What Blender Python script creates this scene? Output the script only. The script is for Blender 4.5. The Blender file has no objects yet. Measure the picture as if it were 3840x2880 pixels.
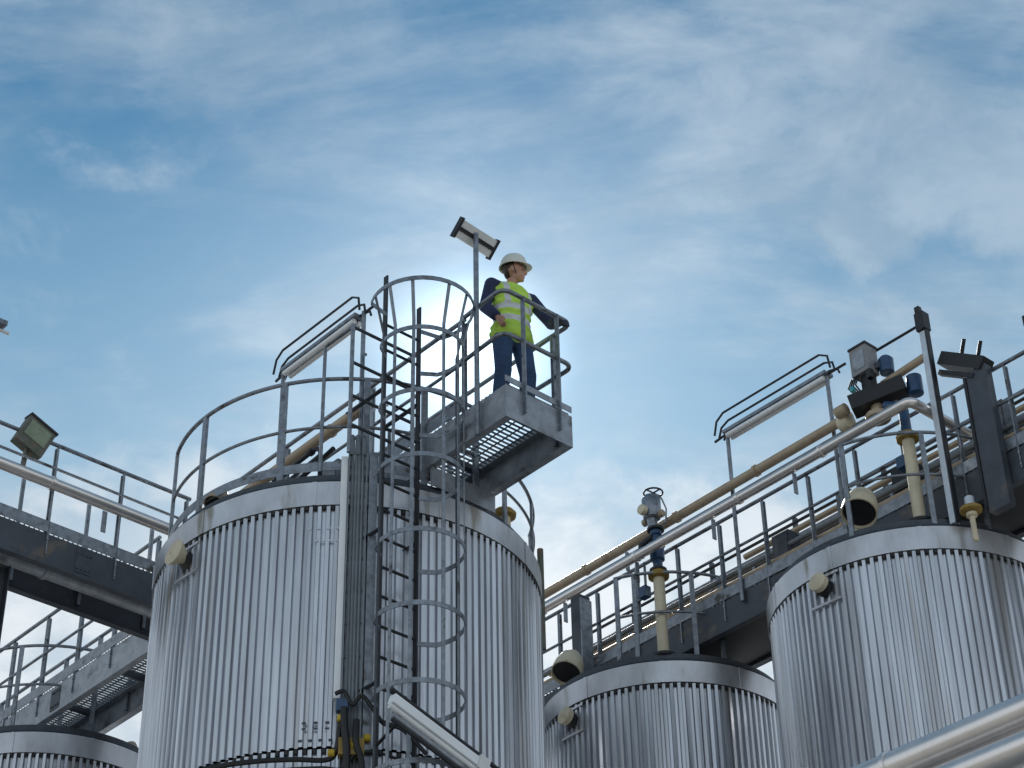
import bpy, bmesh, math, random
from mathutils import Vector, Matrix
random.seed(7)
SC = bpy.context.scene
C = SC.collection
PI = math.pi
# ------------------------------------------------------------------ camera
PITCH, ROLL, EYE = math.radians(35.23), math.radians(-1.18), 1.7
cam_d = bpy.data.cameras.new("camera"); cam = bpy.data.objects.new("camera", cam_d); C.objects.link(cam)
cam_d.sensor_width = 36; cam_d.lens = 73.2; cam_d.clip_start = 0.1; cam_d.clip_end = 4000
_F = Vector((0, math.cos(PITCH), math.sin(PITCH))); _U = Vector((0, -math.sin(PITCH), math.cos(PITCH))); _R = Vector((1, 0, 0))
cx = _R*math.cos(ROLL)+_U*math.sin(ROLL); cy = -_R*math.sin(ROLL)+_U*math.cos(ROLL); cz = -_F
cam.matrix_world = Matrix(((cx.x, cy.x, cz.x, 0), (cx.y, cy.y, cz.y, 0), (cx.z, cy.z, cz.z, EYE), (0, 0, 0, 1)))
SC.camera = cam
# ------------------------------------------------------------------ view, sun, sky
SC.view_settings.view_transform = 'Standard'; SC.view_settings.look = 'None'
SC.view_settings.exposure = 0.0; SC.view_settings.gamma = 1.0
SUN = Vector((-0.019, 0.808, 0.588)).normalized()
sd = bpy.data.lights.new("sun", 'SUN'); sd.energy = 4.6; sd.angle = math.radians(0.5); sd.color = (1, .96, .9)
so = bpy.data.objects.new("sun", sd); C.objects.link(so)
so.rotation_euler = SUN.to_track_quat('Z', 'Y').to_euler(); so.location = (0, 0, 40)

world = bpy.data.worlds.new("World"); SC.world = world; world.use_nodes = True
nt = world.node_tree; nt.nodes.clear(); L = nt.links
def N(t, **k):
    n = nt.nodes.new(t)
    for a, b in k.items(): setattr(n, a, b)
    return n
def mth(op, a, b=None, c=None, clamp=False):
    n = N('ShaderNodeMath', operation=op); n.use_clamp = clamp
    for i, v in enumerate((a, b, c)):
        if v is None: continue
        if isinstance(v, (int, float)): n.inputs[i].default_value = v
        else: L.new(v, n.inputs[i])
    return n.outputs[0]
def maprange(v, a, b, c=0.0, d=1.0, smooth=True):
    n = N('ShaderNodeMapRange'); n.interpolation_type = 'SMOOTHSTEP' if smooth else 'LINEAR'
    L.new(v, n.inputs[0])
    for i, x in zip((1, 2, 3, 4), (a, b, c, d)): n.inputs[i].default_value = x
    return n.outputs[0]
def mixc(f, a, b):
    n = N('ShaderNodeMix', data_type='RGBA')
    if isinstance(f, (int, float)): n.inputs[0].default_value = f
    else: L.new(f, n.inputs[0])
    for i, v in ((6, a), (7, b)):
        if isinstance(v, tuple): n.inputs[i].default_value = (*v, 1)
        else: L.new(v, n.inputs[i])
    return n.outputs[2]
tc = N('ShaderNodeTexCoord'); nv = N('ShaderNodeVectorMath', operation='NORMALIZE'); L.new(tc.outputs['Generated'], nv.inputs[0]); D = nv.outputs[0]
sx = N('ShaderNodeSeparateXYZ'); L.new(D, sx.inputs[0]); dx, dy, dz = sx.outputs
sky = N('ShaderNodeTexSky'); sky.sky_type = 'NISHITA'; sky.sun_disc = False
sky.sun_elevation = math.asin(SUN.z); sky.sun_rotation = math.atan2(SUN.x, SUN.y); sky.altitude = 0; sky.air_density = 1.0; sky.dust_density = 0.0; sky.ozone_density = 2.5
dzc = mth('ADD', mth('MAXIMUM', dz, 0.0), 0.3)
qx = mth('DIVIDE', dx, dzc); qy = mth('DIVIDE', dy, dzc)
def noise(ax, ay, az, rot, scale, detail, rough, dist=0.0, w=0.0):
    cb = N('ShaderNodeCombineXYZ'); L.new(qx, cb.inputs[0]); L.new(qy, cb.inputs[1]); cb.inputs[2].default_value = w
    mp = N('ShaderNodeMapping'); L.new(cb.outputs[0], mp.inputs[0]); mp.inputs['Rotation'].default_value = (0, 0, math.radians(rot)); mp.inputs['Scale'].default_value = (ax, ay, az)
    n = N('ShaderNodeTexNoise'); L.new(mp.outputs[0], n.inputs['Vector']); n.inputs['Scale'].default_value = scale
    n.inputs['Detail'].default_value = detail; n.inputs['Roughness'].default_value = rough; n.inputs['Distortion'].default_value = dist
    return n.outputs[0]
def blob(v, r0, r1):           # cloud mass in one part of the sky
    dp = N('ShaderNodeVectorMath', operation='DOT_PRODUCT'); L.new(D, dp.inputs[0]); dp.inputs[1].default_value = Vector(v).normalized()
    return maprange(dp.outputs['Value'], math.cos(math.radians(r1)), math.cos(math.radians(r0)))
n_big = noise(1, 1, 1, 0, 2.6, 8, .60, .4, 3.1)
n_wisp = noise(1.0, 2.6, 1, 24, 4.2, 10, .60, .5, 8.3)
n_wisp2 = noise(1.0, 2.0, 1, 36, 11, 8, .62, .4, 5.7)
n_fine = noise(1, 1, 1, 0, 13.0, 9, .58, .2, 1.7)
n_puff = noise(1, 1, 1, 0, 9.0, 10, .60, .6, 6.6)
wsum = mth('ADD', mth('ADD', mth('MULTIPLY', n_wisp, .50), mth('MULTIPLY', n_wisp2, .22)), mth('MULTIPLY', n_big, .34))
wisp = mth('MULTIPLY', maprange(wsum, .43, .66), .66)
low = maprange(dz, .62, .47)                                  # heavier cloud towards the horizon
cum = maprange(mth('ADD', mth('ADD', mth('MULTIPLY', n_fine, .40), mth('MULTIPLY', n_big, .40)), mth('MULTIPLY', low, .36)), .50, .68)
def many(lst, r0, r1):
    o = None
    for v in lst:
        q = blob(v, r0, r1); o = q if o is None else mth('MAXIMUM', o, q)
    return o
b1 = many([(.1706, .7551, .633), (.198, .7417, .6408), (.2248, .7349, .6398), (.2452, .7384, .6282), (.2310, .7450, .6280)], 0, 2.5)
b2 = many([(-.1919, .701, .6869), (-.1498, .7053, .6929), (-.1069, .7069, .6992), (-.0764, .7047, .7053)], 0, 3.0)
cum2 = maprange(mth('ADD', mth('ADD', mth('MULTIPLY', n_puff, .75), mth('MULTIPLY', n_fine, .55)), mth('MULTIPLY', b1, .30)), .66, .92)
puff_in = maprange(mth('ADD', n_puff, mth('MULTIPLY', b1, .5)), .70, 1.15)
soft = maprange(mth('ADD', mth('MULTIPLY', wsum, 1.0), mth('ADD', mth('MULTIPLY', b2, .17), mth('MULTIPLY', n_puff, .12))), .60, .90)
cover = mth('MAXIMUM', mth('MAXIMUM', wisp, mth('MULTIPLY', cum, .85)), mth('MAXIMUM', mth('MULTIPLY', cum2, .58), mth('MULTIPLY', soft, .62)))
# clouds are brighter where they scatter the sun forward
sdp = N('ShaderNodeVectorMath', operation='DOT_PRODUCT'); L.new(D, sdp.inputs[0]); sdp.inputs[1].default_value = SUN
ang = mth('MULTIPLY', mth('ARCCOSINE', mth('MINIMUM', sdp.outputs['Value'], 1.0)), 180/PI)
halo = mth('POWER', maprange(ang, 14, 0, 0, 1, False), 2.0)
core = mth('POWER', maprange(ang, 3.4, 0.2, 0, 1, False), 2.2)
shade = maprange(n_fine, .38, .62)
cl = mixc(shade, (3.8, 4.9, 6.0), (5.6, 6.6, 7.5))
skyg = N('ShaderNodeVectorMath', operation='MULTIPLY'); L.new(sky.outputs[0], skyg.inputs[0]); skyg.inputs[1].default_value = (.54, .95, .92)
haze_f = mth('MULTIPLY', maprange(dz, .68, .47, 0, 1, False), .72)   # the air pales towards the horizon
paled = mixc(haze_f, skyg.outputs[0], (5.0, 7.0, 8.3))
bright = maprange(dz, .58, .48)
cl2 = mixc(mth('MULTIPLY', bright, .75), cl, mixc(shade, (6.8, 7.6, 8.3), (9.8, 9.9, 10.0)))
base = mixc(cover, paled, cl2)
def scaled(col, f):
    cb = N('ShaderNodeVectorMath', operation='SCALE'); cb.inputs[0].default_value = col; L.new(f, cb.inputs[3]); return cb.outputs[0]
def vadd(a, b):
    n = N('ShaderNodeVectorMath', operation='ADD'); L.new(a, n.inputs[0]); L.new(b, n.inputs[1]); return n.outputs[0]
col = vadd(vadd(base, scaled((3.4, 3.6, 3.6), halo)), scaled((16, 21, 26), core))
bg = N('ShaderNodeBackground'); bg.inputs['Strength'].default_value = 0.10; L.new(col, bg.inputs[0])
wo = N('ShaderNodeOutputWorld'); L.new(bg.outputs[0], wo.inputs[0])

# ------------------------------------------------------------------ site frame: s runs along the tank rows, t across them
AZ = math.radians(-42.0)
EA = Vector((math.sin(AZ), math.cos(AZ), 0)); EB = Vector((math.cos(AZ), -math.sin(AZ), 0)); EZ = Vector((0, 0, 1))
ORG = Vector((3.68, 17.1, EYE))
def W(s, t, z): return ORG + EA*s + EB*t + EZ*z
GZ = -EYE                                # the ground in site heights

# ------------------------------------------------------------------ materials
def mat(name, col, rough=.5, metal=0.0, var=.12, scale=6.0, stretch=(1, 1, 1), bump=0.0, tint=None, spots=None):
    m = bpy.data.materials.new(name); m.use_nodes = True; t = m.node_tree; b = t.nodes['Principled BSDF']
    b.inputs['Roughness'].default_value = rough; b.inputs['Metallic'].default_value = metal
    co = t.nodes.new('ShaderNodeTexCoord'); mp = t.nodes.new('ShaderNodeMapping'); mp.inputs['Scale'].default_value = stretch
    t.links.new(co.outputs['Object'], mp.inputs[0])
    n = t.nodes.new('ShaderNodeTexNoise'); n.inputs['Scale'].default_value = scale; n.inputs['Detail'].default_value = 6; n.inputs['Roughness'].default_value = .65
    t.links.new(mp.outputs[0], n.inputs['Vector'])
    r = t.nodes.new('ShaderNodeValToRGB'); r.color_ramp.elements[0].position = .3; r.color_ramp.elements[1].position = .7
    lo = tuple(c*(1-var) for c in col) if tint is None else tint
    r.color_ramp.elements[0].color = (*lo, 1); r.color_ramp.elements[1].color = (*[min(1, c*(1+var)) for c in col], 1)
    t.links.new(n.outputs[0], r.inputs[0]); out = r.outputs[0]
    if spots:
        n2 = t.nodes.new('ShaderNodeTexNoise'); n2.inputs['Scale'].default_value = spots[1]; n2.inputs['Detail'].default_value = 8
        mp2 = t.nodes.new('ShaderNodeMapping'); mp2.inputs['Scale'].default_value = spots[3] if len(spots) > 3 else (1, 1, 1); t.links.new(co.outputs['Object'], mp2.inputs[0]); t.links.new(mp2.outputs[0], n2.inputs['Vector'])
        r2 = t.nodes.new('ShaderNodeMapRange'); r2.inputs[1].default_value = spots[2]; r2.inputs[2].default_value = spots[2]+.1; t.links.new(n2.outputs[0], r2.inputs[0])
        mx = t.nodes.new('ShaderNodeMix'); mx.data_type = 'RGBA'; t.links.new(r2.outputs[0], mx.inputs[0]); t.links.new(out, mx.inputs[6]); mx.inputs[7].default_value = (*spots[0], 1)
        out = mx.outputs[2]
    t.links.new(out, b.inputs['Base Color'])
    rr = t.nodes.new('ShaderNodeMapRange'); rr.inputs[3].default_value = max(.05, rough-.08); rr.inputs[4].default_value = min(1, rough+.1)
    t.links.new(n.outputs[0], rr.inputs[0]); t.links.new(rr.outputs[0], b.inputs['Roughness'])
    if bump:
        bp = t.nodes.new('ShaderNodeBump'); bp.inputs['Strength'].default_value = bump; bp.inputs['Distance'].default_value = .01
        t.links.new(n.outputs[0], bp.inputs['Height']); t.links.new(bp.outputs[0], b.inputs['Normal'])
    return m
M = dict(
 clad=mat('ribbed_aluminium', (.50, .525, .57), .32, .82, .28, 5, (1.5, 1.5, .10), .15, spots=((.40, .39, .38), 2.2, .58, (3, 3, .14))),
 band=mat('smooth_aluminium', (.50, .515, .55), .34, .75, .25, 3, (1, 1, .5), .12, spots=((.27, .25, .22), 2.2, .58, (2.5, 2.5, .5))),
 roofm=mat('grey_roof_metal', (.20, .225, .25), .55, .3, .2, 4),
 midg=mat('weathered_dark_steel', (.065, .075, .09), .5, .4, .25, 12),
 stone=mat('light_grey_steel', (.30, .33, .37), .42, .4, .3, 8, spots=((.11, .11, .12), 4, .58)),
 galv=mat('galvanised_steel', (.22, .245, .28), .38, .6, .35, 16, spots=((.07, .065, .06), 7, .60)),
 pale=mat('pale_galvanised_steel', (.55, .60, .66), .45, .4, .15, 10),
 dark=mat('dark_steel', (.025, .028, .034), .5, .3, .3, 10),
 beam=mat('slate_painted_steel', (.060, .070, .088), .5, .2, .25, 5, spots=((.16, .13, .10), 3, .62)),
 grate=mat('steel_grating', (.16, .18, .20), .5, .5, .2, 10),
 inox=mat('stainless_pipe', (.80, .75, .72), .30, .85, .08, 4, (1, 1, 1)),
 insul=mat('beige_lagging', (.42, .33, .23), .45, .15, .15, 6, spots=((.22, .15, .08), 5, .62)),
 cream=mat('cream_plastic', (.62, .55, .40), .5, 0, .10, 8, spots=((.35, .25, .12), 6, .62)),
 ochre=mat('ochre_flange', (.30, .20, .05), .6, .1, .3, 20),
 blue=mat('blue_valve_paint', (.025, .07, .15), .35, .1, .2, 14),
 teal=mat('teal_paint', (.05, .35, .38), .4, 0, .15, 14),
 yellow=mat('yellow_plastic', (.50, .35, .02), .4, 0, .12, 10),
 black=mat('black_rubber', (.012, .013, .015), .5, 0, .3, 20),
 white=mat('white_enamel', (.82, .85, .88), .35, 0, .05, 6),
 lens=mat('lamp_glass', (.72, .74, .74), .2, 0, .06, 6),
 rusty=mat('weathered_housing', (.13, .125, .12), .6, .2, .35, 9, tint=(.08, .10, .06), spots=((.20, .12, .07), 5, .55)),
 ground=mat('gravel_ground', (.26, .25, .23), .9, 0, .3, 40, bump=.4),
 concrete=mat('concrete_slab', (.36, .355, .34), .85, 0, .15, 6, bump=.2),
 skin=mat('skin', (.46, .25, .17), .5, 0, .08, 20),
 hair=mat('hair', (.035, .022, .015), .6, 0, .2, 60),
 helmet=mat('white_helmet_shell', (.72, .72, .66), .3, 0, .04, 6),
 vest=mat('lime_fabric', (.50, .76, .10), .75, 0, .16, 9, bump=1.0),
 tape=mat('reflective_tape', (.62, .64, .66), .4, .1, .05, 12),
 navy=mat('navy_fabric', (.022, .03, .085), .8, 0, .3, 9, bump=1.0),
 denim=mat('blue_work_fabric', (.025, .06, .14), .8, 0, .3, 9, bump=1.0),
 glove=mat('dark_glove', (.03, .035, .05), .7, 0, .2, 30),
 boot=mat('boot_leather', (.03, .022, .018), .6, 0, .2, 20),
)
# ------------------------------------------------------------------ mesh helpers
BASE = {}
def tagit(o, label=None, cat=None, group=None, kind=None):
    if label: o['label'] = label
    if cat: o['category'] = cat
    if group: o['group'] = group
    if kind: o['kind'] = kind
    return o
def thing(name, at, label, cat, group=None):
    o = bpy.data.objects.new(name, None); C.objects.link(o); o.location = at; o.empty_display_size = .2
    BASE[o.name] = Vector(at); return tagit(o, label, cat, group)
class MB:
    def __init__(s): s.v = []; s.f = []; s.m = []
    def add(s, vs, fs, mi=0):
        b = len(s.v); s.v += [Vector(v) for v in vs]; s.f += [tuple(i+b for i in f) for f in fs]; s.m += [mi]*len(fs); return s
    def hexa(s, o, x, y, z, mi=0):     # centre and three half-axis vectors
        vs = [o+x*i+y*j+z*k for i in (-1, 1) for j in (-1, 1) for k in (-1, 1)]
        fs = [(0, 1, 3, 2), (4, 6, 7, 5), (0, 4, 5, 1), (2, 3, 7, 6), (0, 2, 6, 4), (1, 5, 7, 3)]
        if x.cross(y).dot(z) < 0: fs = [f[::-1] for f in fs]
        return s.add(vs, fs, mi)
    def box(s, s0, s1, t0, t1, z0, z1, mi=0):
        return s.hexa(W((s0+s1)/2, (t0+t1)/2, (z0+z1)/2), EA*(s1-s0)/2, EB*(t1-t0)/2, EZ*(z1-z0)/2, mi)
    def bar(s, p, q, w, h, up=EZ, mi=0):
        d = q-p; n = d.normalized(); x = n.cross(up)
        if x.length < 1e-4: x = n.cross(EA)
        x.normalize(); y = x.cross(n)
        return s.hexa((p+q)/2, d/2, x*w/2, y*h/2, mi)
    def tube(s, pts, r, n=10, cap=True, closed=False, mi=0):
        pts = [Vector(p) for p in pts]; K = len(pts); rs = r if isinstance(r, (list, tuple)) else [r]*K
        ref = None; rings = []
        for i in range(K):
            a = pts[(i-1) % K] if (closed or i > 0) else pts[i]; b = pts[(i+1) % K] if (closed or i < K-1) else pts[i]
            if i == 0 and not closed: a = pts[0]
            tdir = (b-a).normalized()
            if ref is None:
                ref = tdir.cross(EZ)
                if ref.length < .05: ref = tdir.cross(EA)
            ref = (ref - tdir*ref.dot(tdir)).normalized(); oth = tdir.cross(ref)
            rings.append([pts[i]+(ref*math.cos(2*PI*k/n)+oth*math.sin(2*PI*k/n))*rs[i] for k in range(n)])
        vs = [v for R_ in rings for v in R_]; fs = []
        for i in range(K if closed else K-1):
            j = (i+1) % K
            for k in range(n): fs.append((i*n+k, i*n+(k+1) % n, j*n+(k+1) % n, j*n+k))
        if cap and not closed: fs += [tuple(range(n))[::-1], tuple((K-1)*n+k for k in range(n))]
        return s.add(vs, fs, mi)
    def lathe(s, o, prof, axis=EZ, n=24, mi=0):       # prof: (radius, height) along axis
        ax = axis.normalized(); x = ax.orthogonal().normalized(); y = ax.cross(x); vs = []; fs = []
        for r_, h in prof:
            for k in range(n): vs.append(o+ax*h+(x*math.cos(2*PI*k/n)+y*math.sin(2*PI*k/n))*max(r_, .0005))
        for i in range(len(prof)-1):
            for k in range(n): fs.append((i*n+k, i*n+(k+1) % n, (i+1)*n+(k+1) % n, (i+1)*n+k))
        fs += [tuple(range(n))[::-1], tuple((len(prof)-1)*n+k for k in range(n))]
        return s.add(vs, fs, mi)
    def build(s, name, mats, parent=None, smooth=True, at=None):
        if parent is not None: base = BASE[parent.name]
        else: base = Vector(at) if at is not None else sum(s.v, Vector())/len(s.v)
        me = bpy.data.meshes.new(name); me.from_pydata([v-base for v in s.v], [], s.f)
        for m in (mats if isinstance(mats, (list, tuple)) else [mats]): me.materials.append(m)
        me.polygons.foreach_set('material_index', s.m)
        if smooth:
            me.polygons.foreach_set('use_smooth', [True]*len(s.f))
            me.set_sharp_from_angle(angle=math.radians(38))
        me.update()
        o = bpy.data.objects.new(name, me); C.objects.link(o)
        if parent is not None: o.parent = parent
        else: o.location = base
        BASE[o.name] = base
        return o
def arc(c, r, z, a0, a1, n=24):    # points of a horizontal arc in site coordinates, angles in degrees
    return [W(c[0]+r*math.cos(math.radians(a0+(a1-a0)*i/n)), c[1]+r*math.sin(math.radians(a0+(a1-a0)*i/n)), z) for i in range(n+1)]
def pol(c, r, a, z): a = math.radians(a); return W(c[0]+r*math.cos(a), c[1]+r*math.sin(a), z)
def rad(a): a = math.radians(a); return EA*math.cos(a)+EB*math.sin(a)
def tan_(a): a = math.radians(a); return -EA*math.sin(a)+EB*math.cos(a)

# ------------------------------------------------------------------ ground
g = MB(); g.add([(-600, -600, 0), (600, -600, 0), (600, 900, 0), (-600, 900, 0)], [(0, 1, 2, 3)])
tagit(g.build('ground', M['ground'], at=(0, 0, 0)), kind='structure')
g = MB(); g.box(-7, 14, -10, 5, GZ+.004, GZ+.12)
tagit(g.build('concrete_yard', M['concrete']), kind='structure')

# ------------------------------------------------------------------ tanks
ZT = 9.27
def tank(label, c, R, seam=None, cap_angle=-91, cap_z=9.10, capsize=1.0, horn=False):
    T = thing('storage_tank', W(c[0], c[1], GZ+.12), label, 'tank', 'ribbed metal storage tanks')
    n = round(2*PI*R/.0745); zs = [GZ+.12, ZT] if seam is None else [GZ+.12, seam]
    def shell(z0, z1, dR=0):
        b = MB(); vs = []
        for z in (z0, z1):
            for k in range(n):
                jit = random.Random(k*13+n).uniform(-.003, .003)
                tl = .003*math.sin(k*.33+R*9)+.0025*math.sin(k*.11)+random.Random(k*7+n).uniform(-.003, .003)
                for fr, dr in ((0, 0), (.34, 0), (.46, .026+tl), (.88, .026-tl)):
                    a = 2*PI*(k+fr)/n; rr = R-.026+dr+dR+jit; vs.append(W(c[0]+rr*math.cos(a), c[1]+rr*math.sin(a), z))
        K = n*4; b.add(vs, [(i, (i+1) % K, K+(i+1) % K, K+i) for i in range(K)])
        return b.build('ribbed_shell', M['clad'], T)
    if seam is None: shell(GZ+.12, ZT)
    else: shell(GZ+.12, seam, -.012); shell(seam+.02, ZT)
    def ring(nm, prof, m, nn=128):
        return MB().lathe(W(c[0], c[1], 0), prof, n=nn).build(nm, m, T)
    tb = MB().lathe(W(c[0], c[1], 0), [(R-.02, ZT+.006), (R+.012, ZT+.006), (R+.012, ZT+.235), (R-.02, ZT+.24)], n=128)
    for a in range(10): # overlapping joints between the band's sheets
        aa = a*36+11; tb.hexa(pol(c, R+.014, aa, ZT+.12), rad(aa)*.004, tan_(aa)*.02, EZ*.115)
    tb.build('top_band', M['band'], T)
    inner = MB(); inner.lathe(W(c[0], c[1], 0), [(R-.06, GZ+.13), (R-.06, ZT+.02)], n=64); inner.build('inner_wall', M['dark'], T)
    ring('roof_edge', [(R-.025, ZT+.24), (R-.005, ZT+.255), (R-.012, ZT+.275), (R-.07, ZT+.285), (R-.07, ZT+.355), (R-.10, ZT+.36)], M['midg'])
    ring('roof', [(R-.09, ZT+.30), (R-.09, ZT+.34), (R*.5, ZT+.42), (.25, ZT+.47)], M['roofm'], 64)
    for zc, dR in ((ZT, 0), (seam, -.012)):      # toothed foam strip that closes the rib ends
        if zc is None: continue
        vs = []
        for z in (zc-.030, zc+.005):
            for k in range(n):
                for fr, dr in ((0, .003), (.34, .003), (.37, -.03), (.97, -.03)):
                    a = 2*PI*(k+fr)/n; vs.append(W(c[0]+(R+dr+dR)*math.cos(a), c[1]+(R+dr+dR)*math.sin(a), z))
        K = n*4; MB().add(vs, [(i, (i+1) % K, K+(i+1) % K, K+i) for i in range(K)]).build('foam_closure', M['black'], T, smooth=False)
    # round inspection cover with its dark throat
    a = cap_angle; ax = (rad(a)+EZ*.15).normalized(); o = pol(c, R-.02, a, cap_z); k = capsize
    MB().lathe(o, [(.07*k, -.03), (.07*k, .06), (.05*k, .07)], axis=(rad(a)*.8-EZ*.5).normalized(), n=20).build('vent_throat', M['black'], T)
    prof = [(.03*k, -.01), (.055*k, .05), (.105*k, .13), (.11*k, .15), (.06*k, .155)] if horn else [(.045*k, .04), (.085*k, .06), (.09*k, .12), (.05*k, .135)]
    MB().lathe(o+ax*.02, prof, axis=ax, n=24).build('vent_cover', M['cream'], T)
    pl = MB()
    for dz_ in (-.16, .11): pl.hexa(pol(c, R+.006, a, cap_z+dz_), rad(a)*.006, tan_(a)*.16, EZ*.012)
    for da_ in (-5.2, 5.2): pl.hexa(pol(c, R+.004, a+da_, cap_z-.02), rad(a+da_)*.005, tan_(a+da_)*.012, EZ*.13)
    pl.build('cover_frame', M['band'], T)
    return T
C1, R1 = (3.11, -4.21), 1.75
C2, R2 = (3.23, 0.0), 1.29
C3, R3 = (0.0, 0.0), 1.33
C4, R4 = (8.6, -4.05), 1.30
C5, R5 = (8.5, 0.0), 1.30
T1 = tank('widest storage tank in the middle, with the caged ladder and cable tray on its side', C1, R1, seam=7.05, horn=True, capsize=1.1)
T2 = tank('ribbed tank at the back between the big ladder tank and the right-hand tank', C2, R2, cap_angle=-88, cap_z=9.12)
T3 = tank('ribbed tank at the right edge, crossed in front by the two large pipes', C3, R3, cap_angle=-93, cap_z=9.13)
T4 = tank('small-looking tank in the bottom left corner, only its top in view', C4, R4, cap_angle=-60)
# faded maintenance plates on the big tank
for (aa, zz, w_, h_) in ((-136, 9.05, .13, .012), (-137, 8.93, .10, .010), (-137.4, 7.27, .15, .012), (-137.4, 7.22, .15, .010), (-136, 7.12, .13, .012)):
    for q in range(4):
        b = MB(); ad = aa+(q-1.5)*w_*20; b.hexa(pol(C1, R1+.004, ad, zz), rad(ad)*.003, tan_(ad)*.016, EZ*h_*.8)
        b.build('rivet_strip', M['midg'] if zz < 8 else M['band'], T1, smooth=False)

# ------------------------------------------------------------------ walkways
ZB, ZD, ZR = 9.80, 10.15, 11.10
def walkway(label, axis, u0, u1, v0, v1, near=[], far=[], ends=(0, 0), step=1.2, tray=False, face='beam', dz=0.0):
    """axis 'a' runs along s, 'b' along t; near / far list the stretches that carry a guard rail"""
    P = (lambda u, v, z: W(u, v, z)) if axis == 'a' else (lambda u, v, z: W(v, u, z))
    EU, EV = (EA, EB) if axis == 'a' else (EB, EA)
    def box(b, a0, a1, c0, c1, z0, z1): b.hexa(P((a0+a1)/2, (c0+c1)/2, (z0+z1)/2), EU*(a1-a0)/2, EV*(c1-c0)/2, EZ*(z1-z0)/2)
    T = thing('steel_walkway', P((u0+u1)/2, (v0+v1)/2, ZB), label, 'walkway', 'steel walkways linking the tanks')
    for v, sg in ((v0, 1), (v1, -1)):
        b = MB(); e = .008
        box(b, u0, u1, v, v+sg*e, ZB, ZD-.03)
        for z in (ZB, ZD-.042): box(b, u0+.002, u1-.002, v+sg*(e+.001), v+sg*.075, z+.001, z+.013)
        b.build('side_beam', M[face], T, smooth=False)
    k = u0+1.9
    while k < u1-.5:
        for v, sg in ((v0, 1), (v1, -1)):
            b = MB(); box(b, k-.09, k+.09, v-sg*.006, v-sg*.0005, ZB+.04, ZD-.07)
            for du in (-.065, -.025, .025, .065):
                for zz in (ZB+.08, ZD-.11): box(b, k+du-.009, k+du+.009, v-sg*.014, v-sg*.005, zz-.009, zz+.009)
            b.build('splice_plate', M['midg'], T, smooth=False)
        k += 2.6
    if tray:
        b = MB(); box(b, u0+.02, u1-.02, v0+.08, v1-.08, ZB+.03, ZB+.036); b.build('dark_underside', M['black'], T, smooth=False)  # black sheet added to darken the underside, where the grating lets light through
    b = MB(); k = u0+.01
    while k < u1: box(b, k, k+.005, v0+.02, v1-.02, ZD-.018, ZD+.004); k += .052
    c = v0+.06
    while c < v1-.05: box(b, u0+.01, u1-.01, c, c+.006, ZD-.012, ZD+.002); c += .1
    b.build('grating', M['grate'], T, smooth=False)
    k = u0+.06
    while k < u1:
        b = MB(); box(b, k, k+.06, v0+.078, v1-.078, ZD-.085, ZD-.04); b.build('cross_beam', M['beam'], T, smooth=False); k += 1.05
    for v, segs, sg in ((v0, near, 1), (v1, far, -1)):
        for (a, e) in segs:
            b = MB(); box(b, a, e, v-sg*.014, v-sg*.004, ZD-.02, ZD+.10); b.build('toe_plate', M['galv'], T, smooth=False)
            for z, nm in ((ZR+dz, 'handrail'), (ZD+.49, 'mid_rail')):
                MB().tube([P(a, v, z), P(e, v, z)], .021 if nm == 'handrail' else .016, 10).build(nm, M['galv'], T)
            m = max(1, round((e-a)/step))
            for i in range(m+1):
                u = a+.03+(e-a-.06)*i/m
                b = MB(); b.bar(P(u, v+sg*.012, ZB+.1), P(u, v+sg*.012, ZR+dz-.015), .012, .052, up=EV); b.bar(P(u, v+sg*.03, ZB+.1), P(u, v+sg*.03, ZR+dz-.03), .035, .010, up=EV)
                for zb_ in (ZB+.14, ZD-.09): b.hexa(P(u, v-sg*.006, zb_), EU*.010, EV*.012, EZ*.010)
                b.build('post', M['galv'], T, smooth=False)
    for fl, u, sg in ((ends[0], u0, 1), (ends[1], u1, -1)):
        if fl:
            b = MB(); box(b, u-sg*.010, u-sg*.001, v0, v1, ZB, ZD-.03); box(b, u-sg*.012, u-sg*.003, v0, v1, ZD+.01, ZD+.07)
            b.build('end_beam', M[face], T, smooth=False)
            for v in (v0+.20, v1-.16): MB().bar(P(u-sg*.03, v, ZB+.1), P(u-sg*.03, v, ZR+.03), .045, .014, up=EV).build('post', M['galv'], T, smooth=False)
            for z, nm in ((ZR+.05, 'handrail'), (ZD+.53, 'mid_rail')):   # rounded closing loop
                r_ = .09; pts = []
                for (cu, cv, a0) in ((u+sg*r_, v0+r_, 270), (u+sg*r_, v1-r_+.05, 0)):
                    for i in range(7):
                        th = math.radians(i*15)
                        if cv < (v0+v1)/2: pts.append(P(cu-sg*r_*math.sin(th), cv-r_*math.cos(th), z))
                        else: pts.append(P(cu-sg*r_*math.cos(th), cv+r_*math.sin(th), z))
                pts = [P(u+sg*.52, v0, z-.02)]+pts+[P(u+sg*.62, v1, z-.03)]
                MB().tube(pts, .021, 10).build(nm, M['galv'], T)
    return T
WA = walkway('narrow steel walkway over the big middle tank, the worker stands on its end', 'a', .45, 4.98, -4.63, -3.87, near=[(.96, 4.95)], far=[(.60, 4.95)], ends=(1, 0), step=1.33, face='stone')
WL = walkway('long walkway coming in from the left edge and passing behind the big tank', 'b', -13, -.55, 5.0, 5.65, near=[(-13, -4.8)], far=[(-13, -4.8), (-3.7, -.6)], step=.75)
WR = walkway('walkway with cable ladders running over the two right-hand tanks', 'a', -6, 6.6, -.5, .32, near=[(-6, 4.9)], far=[(-6, 6.5)], step=.62, tray=True, dz=-.07)
WB = walkway('lower left walkway rising across the corner behind the corner tank', 'a', 5.7, 13, -4.63, -3.95, near=[(5.8, 13)], far=[(5.8, 13)], step=.7, face='stone')

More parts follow.
